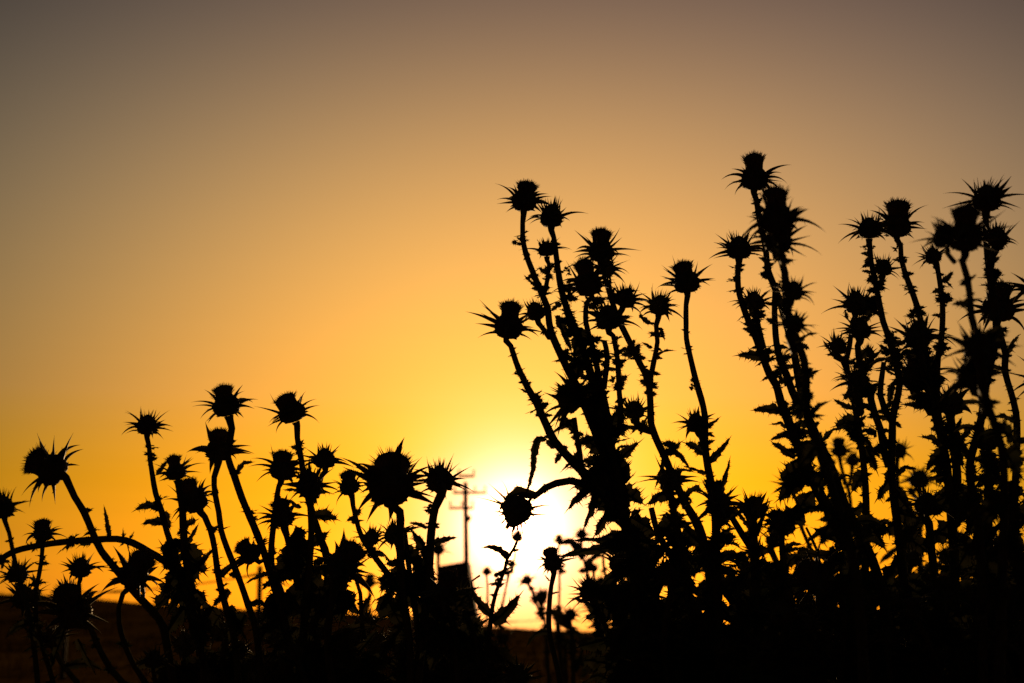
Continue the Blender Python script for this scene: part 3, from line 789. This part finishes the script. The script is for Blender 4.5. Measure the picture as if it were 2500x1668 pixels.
# ================================================================== right group
thistle('highest thistle of the right clump with a single fringed head above all others', 2.12, 2180, [
    ((1842, 436, 34, 2, 'b', 0), [1847, 490, 1853, 530, 1862, 570, 1870, 610, 1874, 656, 1888, 694, 1901, 727, 1914, 770, 1928, 820, 1942, 880, 1952, 940, 1962, 990, 1980, 1035, 2003, 1085, 2034, 1152, 2062, 1232, 2097, 1296, 2130, 1370, 2152, 1440, 2170, 1550, 2180, 1668], 5.5, 13, G),
    ((1804, 608, 32, 0, 's', 0), [1802, 655, 1802, 700, 1812, 743, 1830, 789, 1847, 828, 1863, 873, 1878, 912, 1896, 942, 1906, 981, 1924, 1027, 1942, 1075, 1970, 1140, 1998, 1200, 2030, 1260, 2070, 1340], 5.2, 12, False),
    ((1840, 738, 26, 2, 's', 0), [1846, 775, 1850, 800, 1862, 850], 6, 8, False),
    (None, [1893, 690, 1891, 764, 1896, 840, 1909, 891, 1921, 917, 1934, 955, 1955, 1000], 5.5, 8, False)],
    seed=30, clasp=2.38, leafy=.8,
    leaves=[(1862, 872, 1800, 868, 34, 8, .95), (1905, 1003, 1838, 1002, 30, 6, .95), (1925, 1062, 1882, 1074, 20, 4), (1955, 845, 1975, 850, 20, 2), (1940, 1120, 1885, 1080, 30, 0), (1895, 880, 1930, 870, 40, 0), (1945, 1150, 1905, 1170, 60, 0),
            (1960, 1170, 1900, 1220, 60, 0), (1930, 1130, 1990, 1110, 60, 0), (1980, 1200, 1930, 1270, 70, 0), (1965, 1260, 1880, 1280, 50, 0), (2010, 1220, 2060, 1300, 60, 0), (1975, 1050, 2010, 1080, 14, 2), (1900, 905, 1860, 930, 18, 0),
            (2050, 1330, 1985, 1290, 26, 8), (2060, 1350, 1990, 1400, 60, 0), (2120, 1400, 2050, 1460, 60, 0), (1950, 1230, 1870, 1300, 60, 0)],
    claspers=[(1843, 472, 10), (1851, 520, 12), (1790, 682, 14), (1873, 668, 18), (1840, 785, 20), (1850, 770, 18), (1880, 868, 20), (1900, 910, 18), (1918, 1010, 20), (1935, 1060, 24), (1955, 1060, 20), (1950, 1100, 26), (1975, 1120, 26),
              (1970, 1160, 30), (1930, 1180, 26), (1990, 1040, 14), (1835, 810, 16)])
thistle('blurred near thistle with a stout double head beside the highest one', 1.62, 2110, [
    ((1898, 536, 45, 3, 'b', 0), [1905, 590, 1910, 640], 6, 7, False),
    ((1899, 588, 36, 3, 's', -.1), [1907, 635, 1916, 665, 1918, 705, 1919, 745, 1930, 790, 1948, 835, 1963, 880, 1968, 930, 1966, 975, 1975, 1030, 2000, 1100, 2030, 1190, 2060, 1280, 2085, 1380, 2100, 1500, 2110, 1668], 7, 15, G),
    ((1936, 712, 26, 12, 's', 0), [1926, 745, 1920, 775], 7, 7, False),
    ((1938, 792, 25, 18, 's', 0), [1930, 830, 1938, 860], 8, 8, False)],
    seed=31, clasp=1.62, leafy=.8,
    leaves=[(1975, 900, 1985, 925, 20, 0), (1970, 980, 1985, 960, 24, 0), (1970, 1000, 1930, 1010, 60, 0), (1990, 1090, 1950, 1140, 60, 0), (2010, 1130, 2000, 1190, 60, 0), (2040, 1250, 2000, 1330, 70, 0), (2050, 1280, 2100, 1290, 60, 0), (2080, 1400, 2000, 1480, 90, 0)],
    claspers=[(1962, 900, 18), (1968, 960, 20), (1985, 1010, 20), (1905, 690, 10), (1925, 760, 16)])
thistle('bud topped thistle left of the upright brush head in the right clump', 2.2, 2215, [
    ((2122, 560, 31, 0, 's', 0), [2124, 605, 2127, 640, 2135, 680, 2144, 725, 2156, 785, 2168, 819, 2181, 865, 2191, 903, 2196, 941, 2189, 980, 2180, 1018, 2178, 1082, 2176, 1150, 2184, 1230, 2195, 1310, 2205, 1420, 2215, 1668], 5, 13, G),
    ((2157, 655, 23, 8, 's', 0), [2152, 690, 2143, 705], 4.5, 6, False),
    (None, [2158, 884, 2155, 905, 2150, 941, 2149, 965, 2160, 1000, 2178, 1030], 5, 7.5, False),
    (None, [2128, 940, 2126, 975, 2135, 1010, 2150, 1050, 2158, 1100, 2170, 1140], 7, 8, False)],
    seed=32, leafy=.7, clasp=1.88,
    leaves=[(2130, 665, 2104, 662, 12, 2), (2175, 1020, 2115, 1018, 20, 4), (2185, 1030, 2200, 1045, 14, 2), (2130, 940, 2142, 935, 30, 0), (2140, 1060, 2105, 1050, 30, 0), (2180, 1150, 2140, 1220, 50, 0), (2185, 1200, 2230, 1260, 60, 0),
            (2190, 1280, 2130, 1300, 60, 0), (2200, 1300, 2270, 1350, 80, 0), (2200, 1360, 2140, 1440, 80, 0), (2205, 1420, 2280, 1480, 90, 0), (2200, 1480, 2120, 1580, 90, 0), (2178, 940, 2170, 990, 24, 0), (2190, 1250, 2250, 1270, 60, 0)],
    claspers=[(2114, 600, 11), (2130, 602, 8), (2118, 622, 12), (2128, 680, 16), (2140, 700, 18), (2170, 830, 16), (2178, 850, 24), (2185, 885, 24), (2176, 1010, 20), (2178, 820, 16), (2190, 870, 20), (2120, 960, 18), (2176, 1140, 20)])
thistle('upright brush headed thistle near the top of the right clump', 2.2, 2330, [
    ((2190, 550, 35, 0, 'b', 0), [2199, 600, 2200, 632, 2210, 668, 2224, 705, 2238, 745, 2248, 785, 2258, 850, 2268, 930, 2280, 1000, 2296, 1060, 2310, 1130, 2322, 1250, 2330, 1400, 2330, 1668], 5, 15, G),
    ((2241, 822, 36, 0, 's', -.2), [2248, 870, 2256, 920], 7, 8, False),
    ((2236, 918, 42, 0, 'b', -.3), [2250, 970, 2275, 1010], 8, 9, False),
    ((2278, 626, 21, -22, 's', 0), [2290, 662, 2297, 705, 2301, 745, 2301, 790, 2297, 839, 2289, 877, 2288, 928, 2287, 980, 2293, 1031, 2310, 1080], 5, 8, False),
    ((2322, 985, 33, 2, 's', -.1), [2322, 1030, 2326, 1080, 2336, 1150, 2334, 1260], 8, 10, False),
    (None, [2325, 1040, 2345, 1080, 2365, 1118], 7, 7, False),
    ((2262, 1232, 31, 3, 's', -.2), [2268, 1280, 2275, 1350, 2290, 1450, 2320, 1540], 8, 9, False)],
    seed=33, leafy=.8, clasp=2.00,
    leaves=[(2300, 690, 2326, 664, 20, -4, .95), (2305, 685, 2326, 704, 14, 0), (2300, 775, 2275, 770, 16, 2), (2305, 740, 2326, 728, 22, 4), (2285, 990, 2205, 988, 40, -4), (2240, 960, 2290, 985, 50, 0), (2290, 1030, 2272, 1026, 14, 2),
            (2300, 1050, 2272, 1048, 20, 4), (2310, 1070, 2285, 1090, 30, 0), (2330, 1060, 2348, 1020, 18, 0), (2310, 1100, 2262, 1150, 40, 14), (2320, 1160, 2265, 1170, 50, 6), (2310, 1080, 2350, 1140, 60, 0), (2325, 1200, 2280, 1260, 70, 0),
            (2330, 1210, 2390, 1260, 80, 0), (2320, 1280, 2250, 1330, 80, 0), (2330, 1320, 2400, 1380, 90, 0), (2325, 1400, 2250, 1490, 90, 0), (2330, 1430, 2400, 1530, 90, 0), (2290, 850, 2312, 850, 26, 0), (2290, 870, 2270, 900, 30, 0)],
    claspers=[(2188, 606, 10), (2208, 636, 10), (2222, 705, 16), (2210, 698, 10), (2232, 760, 20), (2245, 765, 16), (2303, 730, 18), (2298, 735, 16), (2300, 850, 18), (2290, 935, 18), (2235, 850, 22), (2245, 870, 20), (2235, 960, 26),
              (2250, 980, 24), (2265, 940, 24), (2310, 1050, 24), (2330, 1080, 26), (2300, 1130, 26), (2255, 875, 20)])
thistle('thistle with several small buds on the left side of the right clump', 2.26, 2105, [
    ((2089, 742, 31, 3, 's', 0), [2082, 785, 2078, 815, 2074, 845, 2066, 880, 2071, 916, 2084, 980, 2094, 1031, 2102, 1082, 2110, 1150, 2115, 1250, 2112, 1400, 2105, 1668], 4.8, 12, G),
    ((2100, 806, 28, 2, 's', 0), [2094, 845, 2098, 880, 2107, 915, 2104, 950], 6, 8, False),
    ((2046, 846, 23, 16, 's', 0), [2056, 880, 2068, 905], 5, 6, False),
    ((2120, 862, 16, 8, 'n', 0), [2114, 885, 2108, 905, 2108, 930], 5, 6, False),
    ((2091, 930, 28, 4, 's', -.3), [2095, 970, 2100, 1010], 8, 9, False)],
    seed=34, clasp=2.00, leafy=.9,
    leaves=[(2112, 888, 2154, 852, 16, -6, .9), (2050, 870, 2010, 832, 16, -12, .9), (2062, 875, 2018, 866, 18, 6), (2085, 1000, 2036, 975, 20, -6, .9), (2092, 1030, 2040, 1040, 50, 4, .9), (2100, 1080, 2060, 1040, 40, 0), (2098, 770, 2140, 740, 44, 6),
            (2090, 780, 2130, 770, 30, -6), (2068, 780, 2064, 760, 12, 0), (2085, 960, 2060, 975, 26, 4), (2115, 1090, 2140, 1150, 40, 0), (2110, 1150, 2080, 1200, 50, 0), (2112, 1230, 2070, 1260, 50, 0), (2100, 1060, 2150, 1120, 26, 0),
            (2114, 1260, 2160, 1340, 60, 0), (2115, 1330, 2050, 1400, 80, 0), (2110, 1400, 2170, 1480, 80, 0), (2108, 1450, 2040, 1560, 90, 0), (2140, 955, 2110, 940, 24, 0)],
    claspers=[(2075, 925, 24), (2100, 930, 24), (2110, 905, 16), (2095, 960, 24), (2122, 955, 20), (2090, 1040, 24), (2100, 1075, 24), (2084, 890, 16), (2125, 740, 22), (2138, 752, 20)])
thistle('large blurred thistle nearest the camera at right with a wide brush head', 1.46, 2440, [
    ((2356, 578, 43, 0, 'b', 0), [2350, 640, 2362, 680, 2368, 725, 2371, 770, 2384, 820, 2402, 860, 2400, 930, 2415, 1000, 2436, 1060, 2450, 1130, 2450, 1300, 2440, 1668], 6.5, 16, G),
    ((2306, 580, 31, -14, 's', 0), [2310, 615, 2330, 640], 5, 6, False),
    ((2390, 850, 40, -10, 's', -.3), [2396, 900, 2402, 960], 9, 12, False),
    ((2376, 915, 44, -14, 's', -.3), [2396, 965, 2412, 1010], 9, 12, False)],
    seed=35, clasp=1.50, leafy=.7,
    leaves=[(2368, 745, 2326, 742, 26, 4, .9), (2405, 830, 2450, 800, 34, 6), (2400, 830, 2456, 820, 40, 0), (2385, 890, 2420, 850, 60, 0), (2440, 1040, 2480, 1080, 60, 0), (2450, 1100, 2490, 1160, 80, 0), (2450, 1200, 2400, 1280, 80, 0), (2445, 1300, 2500, 1380, 90, 0), (2440, 1400, 2380, 1520, 110, 0)],
    claspers=[(2362, 685, 16), (2368, 760, 14), (2395, 900, 28), (2388, 870, 28), (2376, 880, 26), (2410, 990, 22), (2430, 1040, 24)])
thistle('thistle at upper right with a spiky crown shaped head on a knotted stem', 1.95, 2400, [
    ((2408, 488, 34, 2, 's', 0), [2407, 535, 2408, 580, 2411, 625, 2416, 668, 2424, 720, 2432, 780, 2430, 840, 2415, 900, 2404, 960, 2398, 1010, 2390, 1050, 2372, 1110, 2368, 1160, 2380, 1240, 2395, 1350, 2400, 1668], 6.5, 12, G),
    ((2434, 582, 28, 8, 's', 0), [2424, 625, 2416, 665], 6, 7, False)],
    seed=36, clasp=2.00, leafy=.5,
    leaves=[(2418, 610, 2452, 606, 18, 0), (2418, 690, 2440, 672, 20, 0), (2390, 1040, 2378, 1030, 14, 0), (2380, 1200, 2340, 1280, 70, 0), (2390, 1300, 2330, 1400, 80, 0), (2395, 1380, 2460, 1460, 90, 0)],
    claspers=[(2400, 522, 12), (2412, 535, 14), (2420, 668, 20), (2428, 672, 18), (2420, 692, 18), (2385, 1060, 14), (2370, 1150, 18)])
thistle('thistle near the right edge with one full head ringed by long spines', 2.12, 2475, [
    ((2436, 752, 41, 2, 'b', -.1), [2434, 805, 2446, 830, 2455, 865, 2453, 905, 2467, 954, 2480, 1005, 2483, 1060, 2480, 1150, 2476, 1280, 2475, 1668], 6.5, 11, G),
    ((2408, 1078, 29, 2, 's', 0), [2412, 1120, 2414, 1190, 2412, 1300, 2420, 1420, 2440, 1540], 9, 11, False),
    ((2470, 1240, 24, 10, 's', 0), [2468, 1290, 2470, 1360], 6, 8, False)],
    seed=37, leafy=.8, clasp=1.50,
    leaves=[(2410, 1110, 2440, 1180, 60, 0), (2412, 1150, 2370, 1200, 40, 0), (2412, 1240, 2360, 1300, 80, 0), (2478, 1180, 2440, 1260, 70, 0), (2476, 1300, 2420, 1400, 90, 0), (2474, 1400, 2500, 1500, 90, 0), (2472, 1450, 2400, 1580, 100, 0), (2440, 800, 2456, 812, 26, 0)],
    claspers=[(2440, 810, 14), (2462, 945, 10), (2478, 1010, 14), (2410, 1130, 26), (2412, 1180, 28), (2480, 1120, 20)])
thistle('thistle beyond the right edge with only long spines reaching into view', 2.0, 2560, [
    ((2536, 700, 38, -6, 's', 0), [2540, 800, 2550, 1000, 2556, 1300, 2560, 1668], 6, 12, G),
    ((2552, 918, 40, -12, 's', 0), [2556, 1000, 2560, 1100], 7, 10, False)], seed=38, leafy=.5, leaves=[(2556, 1200, 2470, 1300, 80, 0), (2556, 1350, 2460, 1460, 100, 0)])
thistle('out of focus thistle seen through the gap in the right clump, bud beneath its head', 4.2, 2250, [
    ((2244, 1172, 26, 2, 's', 0), [2250, 1230, 2246, 1300, 2248, 1450, 2250, 1668], 5, 7, G),
    ((2226, 1200, 10, -30, 'n', 0), [2240, 1222, 2248, 1240], 3, 4, False)], seed=39, leafy=.6)
thistle('out of focus thistle behind the trunk like stems of the right clump', 4.4, 2075, [
    ((2050, 1100, 19, 0, 'b', 0), [2054, 1140, 2062, 1170, 2074, 1210, 2078, 1300, 2076, 1668], 3.5, 6, G),
    ((2082, 1124, 16, 6, 's', 0), [2080, 1150, 2074, 1185], 3.5, 4, False),
    ((2030, 1130, 10, -14, 'n', 0), [2044, 1152, 2066, 1180], 2.5, 3.5, False)], seed=40, leafy=.6)
thistle('out of focus thistle peeping past the right side of the cut stalk', 3.8, 2200, [
    ((2194, 1102, 19, 10, 's', 0), [2190, 1150, 2194, 1250, 2200, 1400, 2200, 1668], 4, 6, G)], seed=41, leafy=.6)
thistle('out of focus thistle in the dip between centre and right clumps', 3.2, 1950, [
    ((1935, 1184, 24, -6, 's', 0), [1946, 1225, 1955, 1280, 1970, 1320, 1998, 1380, 2020, 1450, 2020, 1668], 3.5, 5, G)], seed=42, leafy=.4)
thistle('low thistle in the dark lower right with a brush head turned to the left', 2.1, 2030, [
    ((1995, 1412, 40, -60, 'b', -.1), [2040, 1440, 2060, 1500, 2050, 1668], 8, 9, G),
    ((1905, 1275, 24, -10, 's', -.1), [1908, 1310, 1912, 1370, 1918, 1430, 1930, 1480, 1940, 1600], 6, 8, False),
    (None, [1968, 1288, 1984, 1320, 1998, 1352], 2.4, 3, False)],
    seed=43, clasp=2.00,
    leaves=[(2060, 1370, 1950, 1350, 36, 10, .95), (1910, 1352, 1955, 1340, 16, 8), (1940, 1270, 1870, 1260, 60, 4), (1900, 1300, 1945, 1290, 50, 0), (1915, 1420, 1870, 1480, 60, 0), (2060, 1440, 2080, 1370, 70, 0), (2020, 1460, 1960, 1560, 90, 0), (2050, 1500, 2110, 1600, 90, 0)],
    claspers=[(1880, 1280, 22), (1925, 1270, 22), (1912, 1400, 18), (2040, 1350, 22)])

# ================================================================== small distant thistles right of the sun
thistle('tiny out of focus thistle with two heads just left of the forked stalk', 7.5, 1195, [
    ((1188, 1396, 10, 0, 's', 0), [1190, 1430, 1190, 1470, 1188, 1550, 1190, 1668], 2.2, 3, G),
    ((1240, 1398, 8, 6, 'n', 0), [1236, 1430, 1222, 1500], 2, 3, False)], seed=50, leafy=0, clasp=.6, group='small thistles far behind the others')
thistle('tiny out of focus thistle tucked behind the upper part of the forked stalk', 7.5, 1262, [
    ((1249, 1378, 9, 4, 's', 0), [1242, 1410, 1226, 1480, 1222, 1560, 1240, 1668], 2, 3, G),
    ((1263, 1312, 14, 6, 'n', .1), [1260, 1340, 1250, 1400], 2, 3, False)], seed=51, leafy=0, clasp=.5, group='small thistles far behind the others')
thistle('small out of focus thistle with a leafy clump, left of the slender brush topped one', 6.0, 1345, [
    ((1287, 1417, 12, -20, 's', 0), [1298, 1440, 1306, 1465, 1318, 1495, 1332, 1530, 1340, 1668], 2.6, 4.5, G),
    ((1322, 1456, 15, 6, 'n', 0), [1322, 1490, 1326, 1515], 3.5, 4, False),
    ((1362, 1500, 15, 4, 's', 0), [1362, 1540, 1368, 1600, 1372, 1668], 4, 5, False)], seed=52, leafy=0, clasp=1.6, group='small thistles far behind the others',
    claspers=[(1300, 1440, 12), (1322, 1470, 16), (1364, 1520, 18), (1370, 1560, 20), (1326, 1530, 12)])
thistle('tiny round out of focus thistle head above the slender brush topped one', 8.0, 1385, [
    ((1365, 1319, 10, 0, 'b', 0), [1363, 1360, 1366, 1420, 1365, 1500, 1370, 1668], 2.2, 3.5, G),
    ((1380, 1574, 16, 0, 's', 0), [1380, 1620, 1382, 1668], 4, 5, False)], seed=53, leafy=0, group='small thistles far behind the others')
thistle('spiky out of focus thistle whose thin stem passes under the long dark leaf', 5.5, 1470, [
    ((1420, 1305, 13, 0, 's', 0), [1421, 1345, 1428, 1380, 1438, 1410, 1446, 1440, 1456, 1490, 1466, 1560, 1468, 1668], 2.2, 5, G),
    ((1449, 1388, 10, -2, 'n', 0), [1450, 1415, 1446, 1440], 2.4, 3, False),
    ((1468, 1428, 18, 0, 's', 0), [1466, 1460, 1464, 1500], 4, 5, False),
    ((1458, 1486, 23, 0, 'b', 0), [1460, 1540, 1466, 1600], 5, 6, False)], seed=54, leafy=.5, clasp=1.8, group='small thistles far behind the others',
    claspers=[(1436, 1412, 12), (1440, 1430, 12), (1468, 1440, 20), (1480, 1460, 18), (1490, 1500, 18), (1450, 1520, 24), (1465, 1550, 24)],
    leaves=[(1470, 1560, 1415, 1570, 40, 4), (1470, 1520, 1510, 1570, 40, 0), (1466, 1600, 1420, 1640, 50, 0)])
thistle('out of focus thistle with a curved branch and ragged spines beside the big centre stems', 5.0, 1545, [
    (None, [1473, 1350, 1474, 1385, 1484, 1420, 1500, 1446, 1520, 1472, 1535, 1490], 2.6, 3.6, False),
    ((1540, 1430, 17, 4, 's', 0), [1542, 1465, 1540, 1500, 1534, 1560, 1545, 1668], 4, 7, G),
    ((1516, 1520, 22, -24, 's', 0), [1530, 1555, 1538, 1600], 5, 6, False)], seed=55, leafy=.6, clasp=1.8, group='small thistles far behind the others',
    claspers=[(1535, 1410, 14), (1540, 1450, 18), (1500, 1450, 12), (1520, 1500, 22), (1545, 1540, 26)], leaves=[(1540, 1560, 1490, 1590, 40, 0), (1545, 1580, 1590, 1620, 50, 0)])
thistle('ragged out of focus thistle with a leafy stalk right beside the slender stem', 5.2, 1400, [
    ((1392, 1502, 15, 6, 's', 0), [1394, 1535, 1398, 1580, 1400, 1668], 4, 6, G),
    ((1425, 1572, 15, 14, 's', 0), [1418, 1600, 1405, 1640], 3, 4, False)], seed=59, leafy=.5, clasp=2.2, group='small thistles far behind the others', claspers=[(1396, 1540, 16), (1398, 1580, 22), (1410, 1620, 22)])
thistle('ragged out of focus thistle whose fringed side spines point left into the glow', 4.6, 1600, [
    ((1530, 1395, 14, -8, 's', 0), [1545, 1430, 1558, 1480, 1575, 1560, 1600, 1668], 4, 7, G),
    ((1575, 1475, 18, 10, 'n', 0), [1574, 1510, 1580, 1560], 4, 5, False)], seed=60, leafy=.5, clasp=2.2, group='small thistles far behind the others', claspers=[(1548, 1440, 20), (1556, 1470, 22), (1570, 1520, 26), (1560, 1560, 26)])
thistle('faint out of focus thistle alone left of the large round head', 7.0, 900, [
    ((902, 1423, 14, 0, 'b', 0), [902, 1460, 900, 1510, 900, 1668], 2.6, 4, G)], seed=56, leafy=0, clasp=.5, group='small thistles far behind the others')
thistle('faint out of focus thistle showing between the large round head and the utility pole', 7.0, 1075, [
    ((1070, 1342, 15, 0, 's', 0), [1070, 1390, 1074, 1450, 1075, 1668], 3, 4, G)], seed=57, leafy=0, clasp=.5, group='small thistles far behind the others')
thistle('low out of focus thistle on the field just right of the shed', 6.0, 1240, [
    ((1228, 1560, 14, -24, 's', 0), [1240, 1590, 1248, 1640, 1250, 1668], 3, 4, G)], seed=58, leafy=0, group='small thistles far behind the others')

# ================================================================== low undergrowth thistles that close the bottom
ORD = ['leftmost', 'second from left', 'third from left', 'fourth from left', 'fifth from left', 'sixth from left', 'seventh from left', 'eighth from left', 'ninth from left', 'tenth from left', 'eleventh from left', 'twelfth from left', 'thirteenth from left', 'fourteenth from left', 'fifteenth from left', 'sixteenth from left']
def undergrowth(n, x0, x1, ytop, d0, d1, seed, label, group, big=1.0):
    rnd = random.Random(seed)
    for i in range(n):
        x = x0 + (x1 - x0) * (i + rnd.random()) / n
        d = rnd.uniform(d0, d1)
        yt = ytop + rnd.uniform(-95, 90)
        br = []; lv = []; cl = []
        hd = (x + rnd.uniform(-10, 10), yt, rnd.uniform(22, 34) * 2.2 / d, rnd.uniform(-25, 25), rnd.choice('bss'))
        br.append((hd, [x + rnd.uniform(-6, 6), yt + 70, x + rnd.uniform(-10, 10), yt + 160, x, max(1668, yt + 240)], 6, 11, True))
        for q in range(rnd.randint(1, 2)):
            hx = x + rnd.choice((-1, 1)) * rnd.uniform(35, 70); hy = yt + rnd.uniform(20, 110)
            br.append(((hx, hy, rnd.uniform(20, 30) * 2.2 / d, (hx - x) * .3, rnd.choice('bsn')), [x + (hx - x) * .6, hy + 60, x + (hx - x) * .2, hy + 120, x, hy + 180], 5, 7, False))
        for q in range(int(9 * big)):
            yy = yt + 60 + (1680 - yt - 30) * q / (9 * big)
            a = rnd.uniform(-40, 60); s = rnd.choice((-1, 1)) if q > 1 else (-1) ** q
            L = rnd.uniform(90, 150)
            lv.append((x, yy, x + s * L * rnd.uniform(.5, 1), yy + a, rnd.uniform(60, 100), rnd.uniform(0, 30), rnd.uniform(.6, .98)))
        for q in range(7):                                   # lower leaves, below the picture
            yy = 1720 + q * 150; s = (-1) ** q
            lv.append((x, yy, x + s * rnd.uniform(150, 260), yy + rnd.uniform(-60, 120), rnd.uniform(80, 130), 40, rnd.uniform(.5, .9)))
        for q in range(6):
            cl.append((x + rnd.uniform(-25, 25), yt + 60 + rnd.random() * (1640 - yt), rnd.uniform(20, 32)))
        thistle(label % ORD[i], d, x, br, lv, cl, group, seed=seed * 100 + i, leafy=1.0)
undergrowth(14, 1480, 2520, 1470, 2.0, 2.5, 71, 'low leafy thistle, %s of those along the lower right edge', 'undergrowth thistles at lower right', 1.25)
undergrowth(8, 1560, 2520, 1400, 2.45, 3.0, 72, 'thistle, %s in the second row of the dark thicket at right', 'second row thistles at right', 1.4)
undergrowth(9, 430, 1180, 1565, 2.1, 2.5, 73, 'low thistle, %s in the shadowed bottom strip left of the shed', 'undergrowth thistles at lower left', 1.0)
